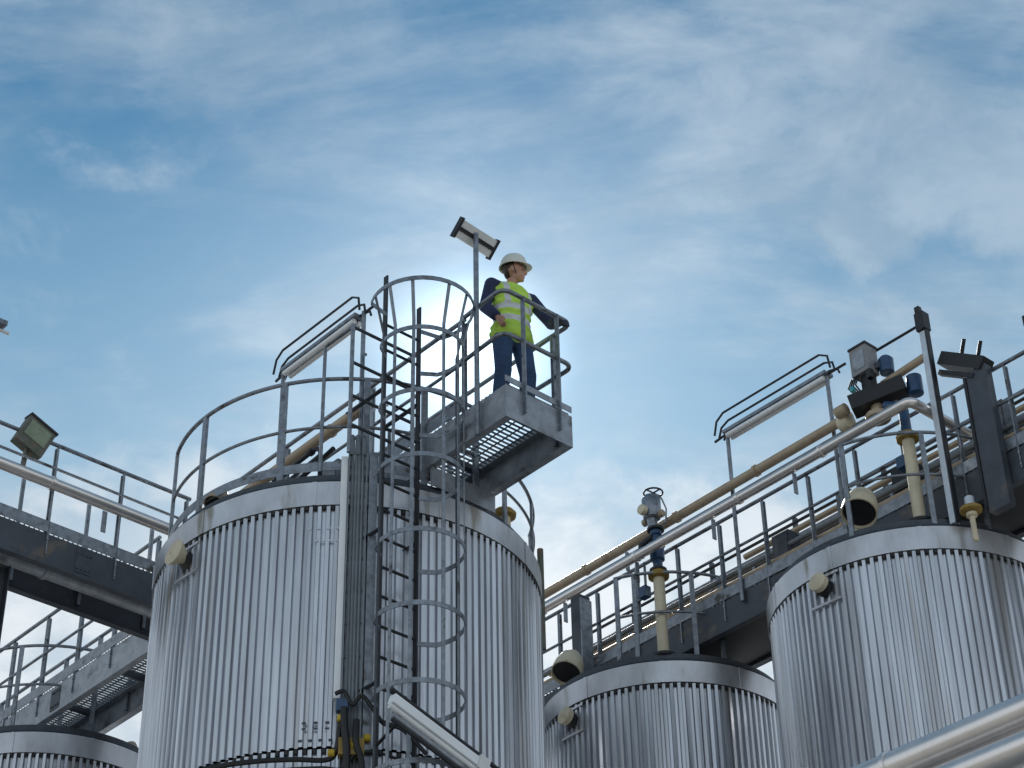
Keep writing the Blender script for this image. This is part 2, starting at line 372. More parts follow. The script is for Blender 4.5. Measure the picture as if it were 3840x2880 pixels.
# ------------------------------------------------------------------ guard rail round the big tank's roof
G = thing('roof_guard_rail', W(*C1, 9.6), 'curved grey guard rail around the roof edge of the big middle tank', 'railing', 'curved guard rails on tank roofs')
RG = 1.66
A0, A1 = -190, -66
MB().tube(arc(C1, RG, 10.64, -186, A1, 40), .019).build('top_rail', M['galv'], G)
MB().tube(arc(C1, RG, 10.13, -186, A1, 40), .015).build('mid_rail', M['galv'], G)
for a in (-66, -90, -121.5, -147, -165, -184):
    MB().bar(pol(C1, RG, a, 9.55), pol(C1, RG, a, 10.63), .055, .03, up=rad(a)).build('post', M['galv'], G, smooth=False)
tp = MB(); a = A1
pr = arc(C1, RG+.01, 9.72, -186, A1, 40)
for i in range(40): tp.bar(pr[i], pr[i+1], .006, .09)
tp.build('toe_plate', M['galv'], G, smooth=False)
def small_guard(label, c, R, a0, a1, posts, z0=9.55, z1=10.56):
    G = thing('roof_guard_rail', W(*c, 9.6), label, 'railing', 'curved guard rails on tank roofs')
    MB().tube(arc(c, R, z1, a0, a1, 20), .017).build('top_rail', M['galv'], G)
    MB().tube(arc(c, R, (z0+z1)/2+.05, a0, a1, 20), .014).build('mid_rail', M['galv'], G)
    for a in posts: MB().bar(pol(c, R, a, z0), pol(c, R, a, z1), .045, .025, up=rad(a)).build('post', M['galv'], G, smooth=False)
small_guard('short curved guard rail on the back tank, around its cream standpipe', C2, 1.2, -165, -112, (-164, -150, -122, -113))
small_guard('curved guard rail on the right-hand tank, in front of its cream standpipe', C3, 1.25, -165, -105, (-164, -140, -106))
small_guard('short rail at the far right rim of the big tank beside the pressure fittings', C1, 1.70, 120, 165, (121, 140, 164), z1=10.2)
small_guard('curved guard rail on the tank in the bottom left corner', C4, 1.2, -170, -60, (-169, -130, -110, -90, -61))

# ------------------------------------------------------------------ caged ladder
LD = thing('caged_ladder', W(1.35, -5.02, 4), 'tall caged ladder climbing the front of the big middle tank', 'ladder')
for t in (-5.22, -4.84):
    MB().bar(W(1.35, t, 3.0), W(1.35, t, 11.52 if t < -5 else 11.35), .05, .016, up=EB).build('stringer', M['dark'], LD, smooth=False)
z = 3.1
while z < 11.2:
    MB().tube([W(1.35, -5.20, z), W(1.35, -4.86, z)], .013, 8).build('rung', M['dark'], LD); z += .272
HZ = [11.08, 10.62, 9.97, 9.33, 8.62, 7.95, 7.28, 6.62, 5.96, 5.3]
cage_c = (1.07, -5.03)
def hoop(z, rr=.37, front=.02):
    pts = [W(1.33, -5.22, z)]
    for i in range(25):
        th = math.radians(-118+ i*236/24)
        pts.append(W(cage_c[0]-rr*math.cos(th), cage_c[1]+rr*math.sin(th)*.98, z))
    pts.append(W(1.33, -4.84, z)); return pts
for z in HZ:
    b = MB(); pts = hoop(z, .46 if z > 11 else .37)
    for i in range(len(pts)-1): b.bar(pts[i], pts[i+1], .008, .042)
    b.build('hoop', M['galv'], LD, smooth=False)
for th in (-104, -78, -50, -8, 20, 46, 84):
    t_ = math.radians(th); rr = .362
    p = (cage_c[0]-rr*math.cos(t_), cage_c[1]+rr*math.sin(t_))
    ndir = (-EA*math.cos(t_)+EB*math.sin(t_))
    p2 = (cage_c[0]-.452*math.cos(t_), cage_c[1]+.448*math.sin(t_))     # flares out to the wider top hoop
    MB().bar(W(*p, 5.2), W(*p, 10.70), .030, .008, up=ndir).bar(W(*p, 10.695), W(*p2, 11.08), .030, .008, up=ndir).build('cage_bar', M['midg'] if th in (-104, 84) else M['galv'], LD, smooth=False)
for z in (10.3, 8.9, 7.5, 6.1, 4.7):
    for t in (-5.22, -4.84):
        MB().bar(W(1.36, t, z), W(1.36+.5, t, z), .04, .012).build('wall_bracket', M['beam'], LD, smooth=False)

# ------------------------------------------------------------------ cable trays and conduits on the big tank's wall
def riser(name, label, cat, ang, r, z0, z1, w, d, m, rungs=False):
    T = thing(name, pol(C1, r, ang, z0), label, cat)
    if not rungs:
        MB().hexa(pol(C1, r, ang, (z0+z1)/2), rad(ang)*d/2, tan_(ang)*w/2, EZ*(z1-z0)/2).build('trunking', m, T, smooth=False)
    else:
        for sg in (-1, 1):
            MB().hexa(pol(C1, r, ang, (z0+z1)/2)+tan_(ang)*sg*w/2, rad(ang)*d/2, tan_(ang)*.006, EZ*(z1-z0)/2).build('side_rail', m, T, smooth=False)
        z = z0+.1
        while z < z1: MB().hexa(pol(C1, r-d/2+.01, ang, z), rad(ang)*.008, tan_(ang)*(w/2-.008), EZ*.015).build('rung', m, T, smooth=False); z += .3
        b = MB()
        for q in (-.3, -.1, .08, .28): b.tube([pol(C1, r, ang, z0)+tan_(ang)*w*q, pol(C1, r, ang, z1)+tan_(ang)*w*q], .014, 6)
        b.build('cable_bundle', M['roofm'], T)
    for z in (5.0, 6.3, 7.6, 8.9):
        if z0 < z < z1: MB().hexa(pol(C1, (R1+r)/2, ang, z), rad(ang)*((r-R1)/2+.004), tan_(ang)*.02, EZ*.02).build('bracket', M['dark'], T, smooth=False)
    return T
riser('cable_riser', 'white vertical trunking strip on the big tank, left of the dark cable tray', 'trunking', -141.2, R1+.10, 7.42, 9.68, .055, .06, M['white'])
TR = riser('cable_tray', 'dark vertical cable tray with cables, between the white strip and the ladder', 'cable tray', -144.6, R1+.12, 2.0, 9.70, .15, .07, M['roofm'], True)
riser('cable_riser', 'grey vertical conduit channel right beside the ladder on the big tank', 'trunking', -148.6, R1+.12, 2.0, 9.72, .07, .07, M['galv'])
riser('cable_riser', 'thin pale conduit on the big tank close to the left ladder rail', 'trunking', -146.9, R1+.09, 2.0, 9.3, .025, .025, M['pale'])
b = MB()       # the tray bends over the roof edge
for w_ in (-.05, 0, .05):
    pts = [pol(C1, R1+.12, -144.6, 9.70)+tan_(-144.6)*w_]
    for i in range(9):
        th = math.radians(i*20); pts.append(pol(C1, R1-.06+.18*math.cos(th), -144.6, 9.72+.26*math.sin(th))+tan_(-144.6)*w_)
    b.tube(pts, .022, 8)
b.build('cable_loop', M['roofm'], TR)

# ------------------------------------------------------------------ hose bundle low on the big tank
H = thing('hose_bundle', pol(C1, R1+.16, -142, 6.9), 'black hoses with yellow couplings low on the big tank under the white strip', 'hoses')
def hose(pts, r=.022):
    P_ = [Vector(p) for p in pts]; out = []
    for i in range(len(P_)-1):
        a = P_[max(i-1, 0)]; b_ = P_[i]; c = P_[i+1]; d = P_[min(i+2, len(P_)-1)]
        for k in range(6):
            u = k/6; out.append(.5*((2*b_)+(c-a)*u+(2*a-5*b_+4*c-d)*u*u+(3*b_-a-3*c+d)*u**3))
    out.append(P_[-1]); return MB().tube(out, r, 8)
hose([pol(C1, R1+.10, x, 6.90+.002*(x+142)) for x in (-108, -116, -124, -132, -139)]+[pol(C1, R1+.14, -141.4, 6.95), pol(C1, R1+.16, -142.2, 7.15), pol(C1, R1+.16, -142.4, 7.36)]).build('hose', M['black'], H)
hose([pol(C1, R1+.10, x, 6.84) for x in (-106, -116, -128, -138)]+[pol(C1, R1+.17, -143, 6.80), pol(C1, R1+.18, -146, 6.92), pol(C1, R1+.18, -150, 6.95)], .016).build('hose', M['black'], H)
hose([pol(C1, R1+.20, -141, 7.42), pol(C1, R1+.2, -143, 7.44), pol(C1, R1+.2, -145, 7.33), pol(C1, R1+.22, -147, 7.40), pol(C1, R1+.22, -149.5, 7.30), pol(C1, R1+.25, -152, 7.16), pol(C1, R1+.3, -156, 7.1), pol(C1, R1+.34, -161, 6.9)], .018).build('hose', M['black'], H)
hose([pol(C1, R1+.20, -143, 7.3), pol(C1, R1+.22, -143.4, 7.1), pol(C1, R1+.21, -144, 6.9), pol(C1, R1+.2, -144, 6.3), pol(C1, R1+.2, -144, 5.6)], .03).build('hose', M['black'], H)
hose([pol(C1, R1+.20, -146, 7.2), pol(C1, R1+.22, -146, 7.0), pol(C1, R1+.21, -147.5, 6.8), pol(C1, R1+.2, -147.5, 6.3), pol(C1, R1+.2, -147.5, 5.6)], .026).build('hose', M['black'], H)
for (a, z, ax) in ((-142.4, 7.22, EZ), (-140.4, 6.925, tan_(-140)), (-145.5, 6.99, tan_(-146)), (-143.2, 6.55, EZ), (-148.5, 7.06, tan_(-146))):
    MB().lathe(pol(C1, R1+.185, a, z)-ax*.03, [(.022, 0), (.03, .005), (.03, .045), (.02, .055)], axis=ax, n=12).build('coupling', M['yellow'], H)
MB().hexa(pol(C1, R1+.15, -145, 6.98), rad(-145)*.05, tan_(-145)*.10, EZ*.07).build('junction_box', M['ochre'], H, smooth=False)
MB().hexa(pol(C1, R1+.17, -142.6, 7.33), rad(-142.6)*.035, tan_(-142.6)*.045, EZ*.05).build('junction_box', M['blue'], H, smooth=False)

# ------------------------------------------------------------------ lights on the walkways
def rod_lamp(label, p, q, poles, group='tube lights on walkway poles'):
    """fluorescent fitting on two poles, guarded by bent rods"""
    T = thing('walkway_light', p, label, 'light', group)
    d = (q-p).normalized(); side = d.cross(EZ).normalized(); ln = (q-p).length
    MB().bar(p+d*.08, q-d*.08, .13, .035).build('housing', M['galv'], T, smooth=False)
    for sg in (-.035, .035): MB().tube([p+d*.12+side*sg-EZ*.05, q-d*.12+side*sg-EZ*.05], .028, 12).build('tube', M['white'], T)
    for k, (sg, h) in enumerate(((-.07, .085), (0.0, .15), (.07, .215))):
        MB().tube([p+side*sg-d*.02, p+side*sg+d*.02+EZ*h*.7, p+side*sg+d*.12+EZ*h, q+side*sg-d*.12+EZ*h, q+side*sg-d*.02+EZ*h*.7, q+side*sg], .012, 8).build('guard_rod', M['dark'], T)
    MB().tube([p-d*.1-side*.02, p+d*.1], .014, 8).build('end_stub', M['dark'], T)
    MB().tube([q-d*.1, q+d*.14], .014, 8).build('end_stub', M['dark'], T)
    for (a, zb) in poles:
        x = p+d*ln*a; MB().tube([Vector((x.x, x.y, zb+EYE)), x+EZ*.02], .022, 10).build('pole', M['galv'], T)
    return T
rod_lamp('guarded tube light on poles above the left guard rail of the big tank', W(3.72, -4.68, 11.97), W(2.36, -4.68, 11.97), ((.04, 10.1), (.985, 10.1)))
rod_lamp('guarded tube light on poles above the right-hand walkway', W(1.69, -.53, 11.98), W(.12, -.53, 11.98), ((.06, 10.0), (.93, 10.0)))
FL = thing('tube_light', W(.6, -5.62, 6.95), 'long white tube light hanging aslant in front of the ladder cage at the bottom', 'light')
p, q = W(.6, -5.66, 6.92), W(.62, -4.82, 6.66); dd = (q-p).normalized(); up = (EZ-dd*EZ.dot(dd)).normalized()
MB().bar(p, q, .07, .075, up=up).build('housing', M['white'], FL, smooth=False)
MB().tube([p+up*.075-dd*.03, q+up*.075+dd*.25], .018, 8).build('conduit', M['dark'], FL)
MB().tube([p-up*.062, q-up*.062], .024, 10).build('tube', M['lens'], FL)
MB().tube([p-up*.115+dd*.05, q-up*.115+dd*.1], .022, 8).build('lower_tube', M['stone'], FL)
MB().tube([p-up*.155+dd*.05, q-up*.155+dd*.15], .014, 8).build('guard_rod', M['dark'], FL)
for k_ in (.12, .5, .88): MB().bar(p.lerp(q, k_)+up*.085, p.lerp(q, k_)-up*.16, .012, .03, up=dd).build('clip', M['midg'], FL, smooth=False)
MB().hexa(q+up*0.0+dd*.03, dd*.05, up*.06, dd.cross(up)*.05).build('end_box', M['lens'], FL, smooth=False)
MB().tube([W(.6, -5.6, 6.93), W(.9, -5.35, 6.95), W(1.34, -5.22, 6.95)], .014, 8).build('arm', M['dark'], FL)

PL = thing('pole_light', W(.76, -4.67, 9.8), 'flat floodlight panel on a tall pole behind the worker', 'light')
MB().tube([W(.76, -4.67, 9.75), W(.76, -4.67, 11.93)], .024, 10).build('pole', M['galv'], PL)
a_, b_ = W(.80, -4.85, 11.94), W(.80, -4.43, 11.90)
dd = (b_-a_).normalized(); nn = (-EA*.75-EZ*.66).normalized(); vv = dd.cross(nn).normalized()
MB().hexa((a_+b_)/2, (b_-a_)/2, vv*.085, nn*.02).build('panel', M['lens'], PL, smooth=False)
MB().hexa((a_+b_)/2+nn*.024, (b_-a_)/2*.96, vv*.018, nn*.006).build('centre_bar', M['dark'], PL, smooth=False)
for x in (a_, b_): MB().hexa(x, dd*.012, vv*.1, nn*.03).build('end_cap', M['dark'], PL, smooth=False)

FD = thing('floodlight', W(5.0, -6.55, 11.0), 'weathered square floodlight on the left walkway rail', 'floodlight')
c = W(4.97, -6.60, 11.05); yv = (EZ*.9-EA*.1+EB*.35).normalized(); xv = (EB*.95-EZ*.15); xv = (xv-yv*xv.dot(yv)).normalized(); zv = xv.cross(yv)
bm = MB(); bm.hexa(c, xv*.155, yv*.155, zv*.06); bm.build('housing', M['rusty'], FD, smooth=False)
MB().hexa(c-zv*(.063 if zv.dot(EA) > 0 else -.063)+yv*.03, xv*.12, yv*.09, zv*.004).build('glass', M['teal'] if 0 else mat('dirty_glass', (.20, .25, .17), .3, 0, .3, 8), FD, smooth=False)
MB().hexa(c+yv*.165, xv*.165, yv*.012, zv*.07).build('visor', M['dark'], FD, smooth=False)
MB().bar(c-yv*.13, W(5.0, -6.66, 10.62), .05, .03).build('bracket', M['rusty'], FD, smooth=False)
for lab, s, t, z, e in (('tip of a tube light poking in at the left edge above the walkway', 4.8, -7.14, 12.02, -1.6), ('small lamp head at the far right edge above the walkway rail', -1.60, .33, 12.0, .8)):
    T = thing('walkway_light', W(s, t, z), lab, 'light')
    if e < 0:
        MB().bar(W(s, t, z), W(s+.05, t-1.2, z+.02), .12, .05).build('housing', M['galv'], T, smooth=False)
        MB().tube([W(s+.02, t+.06, z-.05), W(s+.05, t-1.2, z-.04)], .018, 8).build('tube', M['lens'], T)
        MB().tube([W(5.0, -7.6, 10.2), W(4.85, -7.6, z)], .022, 8).build('pole', M['galv'], T)
    else:
        MB().hexa(W(s-.05, t, z), EA*.08, EB*.05, EZ*.06).build('housing', M['dark'], T, smooth=False)
        MB().tube([W(s-.08, .33, 10.2), W(s-.08, .33, z)], .02, 8).build('pole', M['galv'], T)

# ------------------------------------------------------------------ pipes
def pipe(label, pts, r, m, flanges=(), brackets=(), name='pipe', group=None, bend=.12):
    T = thing(name, pts[0], label, 'pipe', group)
    out = [pts[0]]
    for i in range(1, len(pts)-1):
        a = (pts[i-1]-pts[i]).normalized(); b_ = (pts[i+1]-pts[i]).normalized()
        for k in range(6):
            u = k/5; p0 = pts[i]+a*bend; p2 = pts[i]+b_*bend; out.append(p0*(1-u)**2+pts[i]*2*u*(1-u)+p2*u*u)
    out.append(pts[-1]); MB().tube(out, r, 20).build('pipe_run', m, T)
    d = (pts[1]-pts[0]).normalized(); ln = (pts[1]-pts[0]).length
    for u in flanges: MB().lathe(pts[0]+d*(ln*u), [(r+.004, -.02), (r+.012, -.018), (r+.012, .018), (r+.004, .02)], axis=d, n=20).build('joint_band', m, T)
    for u in brackets:
        o = pts[0]+d*(ln*u); MB().bar(o-EZ*(r+.02), o-EZ*(r+.25), .05, .012).build('bracket', M['galv'], T, smooth=False)
    return T
pipe('polished steel pipe along the right walkway rail that turns back at an elbow', [W(6.2, -.95, 10.79), W(-1.0, -.95, 10.82), W(-1.0, .9, 10.82)], .050, M['inox'], (.3, .5, .7, .85), (.2, .35, .5, .65, .8), bend=.07)
pipe('beige lagged pipe running above and beside the polished one over the right walkway', [W(6.2, -.60, 11.24), W(-.05, -.60, 11.31)], .050, M['insul'], (.25, .4, .62, .8), (.5,))
pipe('thin dark conduit between the two pipes of the right walkway', [W(6.2, -.72, 11.0), W(-.7, -.72, 11.07)], .026, M['roofm'])
pipe('second dark conduit just above the polished pipe of the right walkway', [W(6.2, -.82, 10.96), W(-.7, -.82, 10.99)], .014, M['roofm'])
pipe('beige pipe low behind the rail posts of the right walkway', [W(6.2, -.40, 10.33), W(-5.5, -.40, 10.33)], .035, M['insul'], (.3, .5))
pipe('dark pipe above the low beige one behind the rail posts', [W(6.2, -.38, 10.46), W(-5.5, -.38, 10.46)], .028, M['roofm'])
pipe('short brown pipe between the tall column and the valve actuator', [W(-1.07, -.70, 11.40), W(-.55, -.70, 11.36)], .04, M['insul'])
pipe('thin black rod from the top of the tall column down to the actuator box', [W(-1.05, -.68, 11.79), W(-.40, -.68, 11.79)], .014, M['dark'])
pipe('thick shiny pipe slung outside the left walkway, brown underneath', [W(4.93, -13, 10.62), W(4.93, -4.5, 10.62)], .058, M['inox'], (.5, .78), (.55, .7, .85))
pipe('thin grey conduit just above the thick pipe of the left walkway', [W(4.95, -13, 10.83), W(4.95, -4.9, 10.80)], .014, M['galv'])
pipe('beige lagged pipe crossing above the roof of the big middle tank', [W(4.9, -4.74, 10.76), W(2.22, -4.74, 10.80)], .052, M['insul'], (.4, .8))
pipe('dark pipe sloping up over the big tank roof beside the cable loop', [W(3.5, -5.25, 9.75), W(2.0, -5.25, 10.0)], .022, M['dark'])
pipe('second dark pipe on the big tank roof, lower than the other', [W(3.6, -5.4, 9.72), W(2.0, -5.4, 9.86)], .018, M['midg'], (.3, .6))
pipe('dark thin pipe with ochre joints near the cable loop on the big tank roof', [W(2.75, -5.35, 9.98), W(2.05, -5.35, 10.02), W(2.05, -5.35, 9.6)], .02, M['dark'], (.2, .8))
pipe('upper of the two large polished pipes crossing the bottom right corner', [W(-8.5, -3.66, 5.92), W(.9, -3.66, 5.92), W(.9, -3.66, GZ+.1)], .108, M['inox'], (.16, .33, .5, .66), group='large pipes in the bottom right', bend=.3)
pipe('lower of the two large brownish pipes at the bottom right corner', [W(-8.5, -3.72, 5.65), W(.6, -3.72, 5.65), W(.6, -3.72, GZ+.1)], .105, M['inox'], (.3,), group='large pipes in the bottom right', bend=.3)
pipe('brown downpipe hugging the right edge of the big middle tank', [pol(C1, R1+.02, 126, 9.95), pol(C1, R1+.02, 126, 8.9)], .03, M['rusty'])
pipe('thin dark line running along the top of the large polished pipe', [W(-8.5, -3.58, 6.06), W(.9, -3.58, 6.06)], .016, M['dark'])
pipe('thick grey duct slung under the left walkway between its beams', [W(5.30, -13, 9.945), W(5.30, -4.2, 9.945)], .095, M['stone'], (.5, .78))
pipe('pale square-looking riser pipe standing on the big tank behind the ladder', [W(2.48, -4.52, 9.6), W(2.48, -4.52, 11.3)], .065, M['pale'])
# supports for the large pipes
for s in (-5.8, .2):
    T = thing('pipe_support', W(s, -3.9, GZ+.12), 'steel frame post carrying the large pipes, %s' % ('nearest the camera' if s < 0 else 'beside the big tank'), 'support')
    MB().box(s-.06, s+.06, -3.98, -3.90, GZ+.12, 6.16).build('column', M['beam'], T, smooth=False)
    MB().box(s-.05, s+.05, -3.898, -3.5, 5.45, 5.53).build('arm', M['beam'], T, smooth=False)

# ------------------------------------------------------------------ standpipes, valves, vents
def standpipe(label, s, t, zf=10.52, valve=True, top=11.6, wheel=True, z0=9.62):
    T = thing('standpipe', W(s, t, z0), label, 'valve')
    MB().lathe(W(s, t, z0), [(.13, 0), (.13, .03), (.066, .035)], n=24).build('base_flange', M['dark'], T)
    MB().lathe(W(s, t, z0+.03), [(.058, 0), (.058, zf-z0-.05)], n=24).build('riser_pipe', M['cream'], T)
    MB().lathe(W(s, t, zf), [(.06, -.03), (.105, -.02), (.11, .015), (.085, .02), (.085, .045), (.05, .06)], n=24).build('flange', M['ochre'], T)
    if valve:
        b = MB(); b.lathe(W(s, t, zf+.05), [(.05, 0), (.05, .12), (.075, .14), (.075, .26), (.05, .28), (.04, .42), (.06, .44), (.06, .48)], n=20)
        b.build('valve_body', M['blue'], T)
        for k, z in enumerate((zf+.045, zf+.35, zf+.53)):
            MB().lathe(W(s, t, z), [(.05, 0), (.09, .005), (.09, .03), (.05, .035)], n=20).build('joint_flange', M['dark'], T)
        MB().tube([W(s+.02, t-.02, zf+.47), W(s+.17, t-.05, zf+.42), W(s+.18, t-.05, zf+.28)], .035, 12).build('side_branch', M['dark'], T)
        MB().lathe(W(s+.02, t-.02, zf+.57), [(.05, 0), (.055, .1), (.09, .12), (.10, .22), (.10, .34), (.075, .38), (.03, .40)], n=20).build('actuator', M['galv'], T)
        MB().lathe(W(s+.02, t-.13, zf+.74), [(.03, -.02), (.055, 0), (.055, .05), (.03, .06)], axis=-EB, n=16).build('gauge', M['cream'], T)
        for k in (-1, 1): MB().lathe(W(s+.02, t, zf+.70)+EA*k*.09, [(.03, 0), (.04, .01), (.04, .05), (.02, .055)], axis=EA*k, n=14).build('port_plug', M['insul'], T)
    if wheel:
        o = W(s-.02, t-.02, zf+.98)
        pts = [o+(EB*math.cos(2*PI*i/16)*.10+EA*math.sin(2*PI*i/16)*.10) for i in range(16)]
        b = MB(); b.tube(pts, .010, 6, closed=True); b.bar(pts[0], pts[8], .015, .01); b.bar(pts[4], pts[12], .015, .01); b.build('handwheel', M['dark'], T)
        MB().tube([o+EB*.02, o+EB*.12-EZ*.02, o+EB*.18-EZ*.12, o+EB*.16-EZ*.3, o+EB*.08-EZ*.36], .010, 6).build('impulse_line', M['galv'], T)
    return T
standpipe('cream standpipe with blue valve and handwheel on the back tank', 2.45, -.80, zf=10.56)
standpipe('cream standpipe with ochre flange on the right-hand tank, under the big actuator', -.78, -.76, zf=10.60, valve=False, wheel=False, z0=9.66)
standpipe('cream standpipe with ochre flange on the big tank, half hidden behind the ladder cage', 1.98, -4.75, zf=9.72, valve=False, wheel=False, z0=9.3)
standpipe('small fitting with ochre flange at the right rim of the big tank, beside the platform', 1.62, -3.62, zf=9.78, valve=False, wheel=False, z0=9.45)
for (s, t, m_, lab, z_) in ((-.66, -.70, 'blue', 'small blue gauge box hanging beside the right-hand standpipe', 10.42), (2.62, -.82, 'blue', 'small blue gauge box beside the standpipe of the back tank', 10.44)):
    T = thing('gauge_box', W(s, t, z_), lab, 'gauge')
    MB().box(s-.05, s+.05, t-.06, t+.02, z_-.07, z_+.05).build('case', M[m_], T, smooth=False)
    MB().tube([W(s, t, z_+.05), W(s, t, z_+.35)], .014, 8).build('stem', M['roofm'], T)

AC = thing('valve_actuator', W(-.5, -.8, 11.0), 'large grey actuator box with blue motor above the right-hand tank', 'actuator')
MB().hexa(W(-.44, -.80, 11.62), EA*.10, EB*.085, EZ*.15).build('control_box', mat('grey_enamel', (.24, .24, .25), .5, .1, .15, 8), AC, smooth=False)
MB().hexa(W(-.44, -.80, 11.785), EA*.108, EB*.093, EZ*.012).build('box_lid', M['dark'], AC, smooth=False)
MB().hexa(W(-.535, -.86, 11.42), EA*.025, EB*.03, EZ*.05).build('terminal', M['black'], AC, smooth=False)
MB().hexa(W(-.46, -.79, 11.38), EA*.055, EB*.05, EZ*.12).build('mounting_block', M['dark'], AC, smooth=False)
MB().bar(W(-.50, -.76, 11.55), W(-.66, -.70, 11.55), .07, .06).build('motor_bracket', M['midg'], AC, smooth=False)
for k_ in range(4): MB().tube([W(-.40+.03*k_, -.86, 11.47), W(-.38+.03*k_, -.90, 11.36), W(-.42+.02*k_, -.88, 11.26)], .009, 6).build('cable', M['black'], AC)
MB().hexa(W(-.44, -.8865, 11.62), EA*.07, EB*.004, EZ*.10).build('box_cover', M['stone'], AC, smooth=False)
MB().lathe(W(-.62, -.70, 11.45), [(.03, 0), (.07, .01), (.075, .16), (.05, .19), (.02, .2)], n=18).build('motor', M['blue'], AC)
MB().bar(W(-.30, -.90, 11.14), W(-.78, -.66, 11.24), .19, .16).build('gearbox', M['black'], AC, smooth=False)
MB().lathe(W(-.28, -.95, 11.12), [(.03, 0), (.06, .01), (.06, .12), (.04, .13)], axis=EA, n=16).build('gear_cover', M['insul'], AC)
MB().lathe(W(-.85, -.62, 11.12), [(.03, 0), (.075, .01), (.075, .2), (.04, .22)], n=18).build('motor_housing', M['blue'], AC)
MB().hexa(W(-.36, -.93, 11.30), EA*.02, EB*.02, EZ*.025).build('indicator', M['teal'], AC, smooth=False)
MB().lathe(W(-.50, -.78, 10.93), [(.05, 0), (.12, .02), (.12, .07), (.07, .09), (.05, .2)], n=20).build('mounting_flange', M['insul'], AC)
MB().lathe(W(-.15, -.84, 11.06), [(.04, -.08), (.085, -.07), (.09, .0), (.07, .05)], axis=EA, n=18).build('end_bell', M['cream'], AC)
MB().tube([W(-.78, -.76, 10.66), W(-.78, -.76, 10.95), W(-.6, -.78, 11.05)], .05, 14).build('drop_pipe', M['blue'], AC)

def gooseneck(label, s, t, z, dirv, k=1.0, m='cream', z0=9.55):
    T = thing('roof_vent', W(s, t, z0), label, 'vent', 'hooded vents on the tank roofs')
    o = W(s, t, z); d = dirv.normalized(); bk = o+(EB*.75+EA*.65)*.13*k
    MB().tube([Vector((bk.x, bk.y, z0+EYE)), bk-EZ*.10*k, bk+EZ*.02, o+EZ*.03], .055*k, 16).build('neck', M[m], T)
    ax = (d*.48-EZ*.88).normalized()
    MB().lathe(o-ax*.08*k+EZ*.02, [(.02*k, -.07*k), (.07*k, -.055*k), (.105*k, 0), (.13*k, .10*k), (.135*k, .20*k), (.125*k, .20*k), (.11*k, .12*k)], axis=ax, n=28).build('hood', M[m], T)
    MB().lathe(o-ax*.08*k+EZ*.02, [(.05*k, .06*k), (.118*k, .13*k), (.118*k, .175*k), (.02*k, .17*k)], axis=ax, n=28).build('opening', M['black'], T)
    return T
vd = -EB*.9-EA*.25
gooseneck('cream hooded vent with dark mouth on the left rim of the right-hand tank', -.33, -1.0, 9.98, vd, 1.25)
gooseneck('cream hooded vent with dark mouth on the left rim of the back tank', 3.60, -1.0, 9.93, vd, 1.2)
gooseneck('low brown vent hump on the left rim of the big middle tank', 2.95, -5.78, 9.70, vd, .75, 'insul', z0=9.45)
gooseneck('beige vent on the tank in the bottom left corner, at its right rim', 7.75, -3.6, 9.72, vd, .7, 'insul')

# ------------------------------------------------------------------ columns and heavy steel at the right
K1 = thing('steel_column', W(-1.1, -.7, 9.6), 'tall pale steel column with black clamp on top, at the right-hand tank', 'column')
b = MB()
b.box(-1.13, -1.07, -.735, -.729, 9.55, 11.66); b.box(-1.13, -1.07, -.671, -.665, 9.55, 11.66); b.box(-1.103, -1.097, -.728, -.672, 9.55, 11.66)
b.build('channel', M['pale'], K1, smooth=False)
MB().box(-1.145, -1.133, -.73, -.67, 9.56, 11.72).build('dark_flange', M['dark'], K1, smooth=False)
MB().hexa(W(-1.10, -.70, 11.78), EA*.05, EB*.05, EZ*.10).build('clamp', M['dark'], K1, smooth=False)
MB().hexa(W(-1.08, -.71, 11.92), EA*.025, EB*.025, EZ*.045).build('lug', M['black'], K1, smooth=False)
K2 = thing('steel_column', W(-1.5, -.56, 9.7), 'wide slate grey column with a black bracket across its head', 'column')
MB().box(-1.64, -1.42, -.62, -.53, 9.55, 11.05).build('column_shaft', M['beam'], K2, smooth=False)
MB().box(-1.415, -1.385, -.63, -.53, 9.6, 11.0).build('dark_flange', M['dark'], K2, smooth=False)
MB().bar(W(-1.18, -.56, 11.36), W(-1.62, -.56, 11.06), .16, .13).build('head_bracket', M['black'], K2, smooth=False)
MB().bar(W(-1.14, -.60, 11.22), W(-1.50, -.60, 10.98), .06, .05).build('lower_bracket', M['dark'], K2, smooth=False)
for dz_ in (0, .17): MB().tube([W(-1.35-dz_, -.56, 11.25-dz_*.7), W(-1.47-dz_, -.62, 11.42-dz_*.7)], .020, 8).build('bolt_stub', M['dark'], K2)
K4 = thing('steel_column', W(-2.1, .2, 9.7), 'dark slender column at the right edge behind the wide slate column', 'column')
MB().box(-2.2, -2.08, .1, .2, 10.16, 11.0).build('column_shaft', M['dark'], K4, smooth=False)
MB().box(-2.26, -2.02, .05, .25, 10.9, 10.96).build('cap_plate', M['midg'], K4, smooth=False)
K3 = thing('steel_column', W(3.8, -.62, 9.0), 'short grey column under the pipes beside the right edge of the big tank', 'column')
MB().box(3.72, 3.86, -.70, -.55, 6.0, 10.95).build('column_shaft', M['beam'], K3, smooth=False)
MB().box(3.70, 3.717, -.705, -.545, 6.0, 10.9).build('pale_edge', M['galv'], K3, smooth=False)
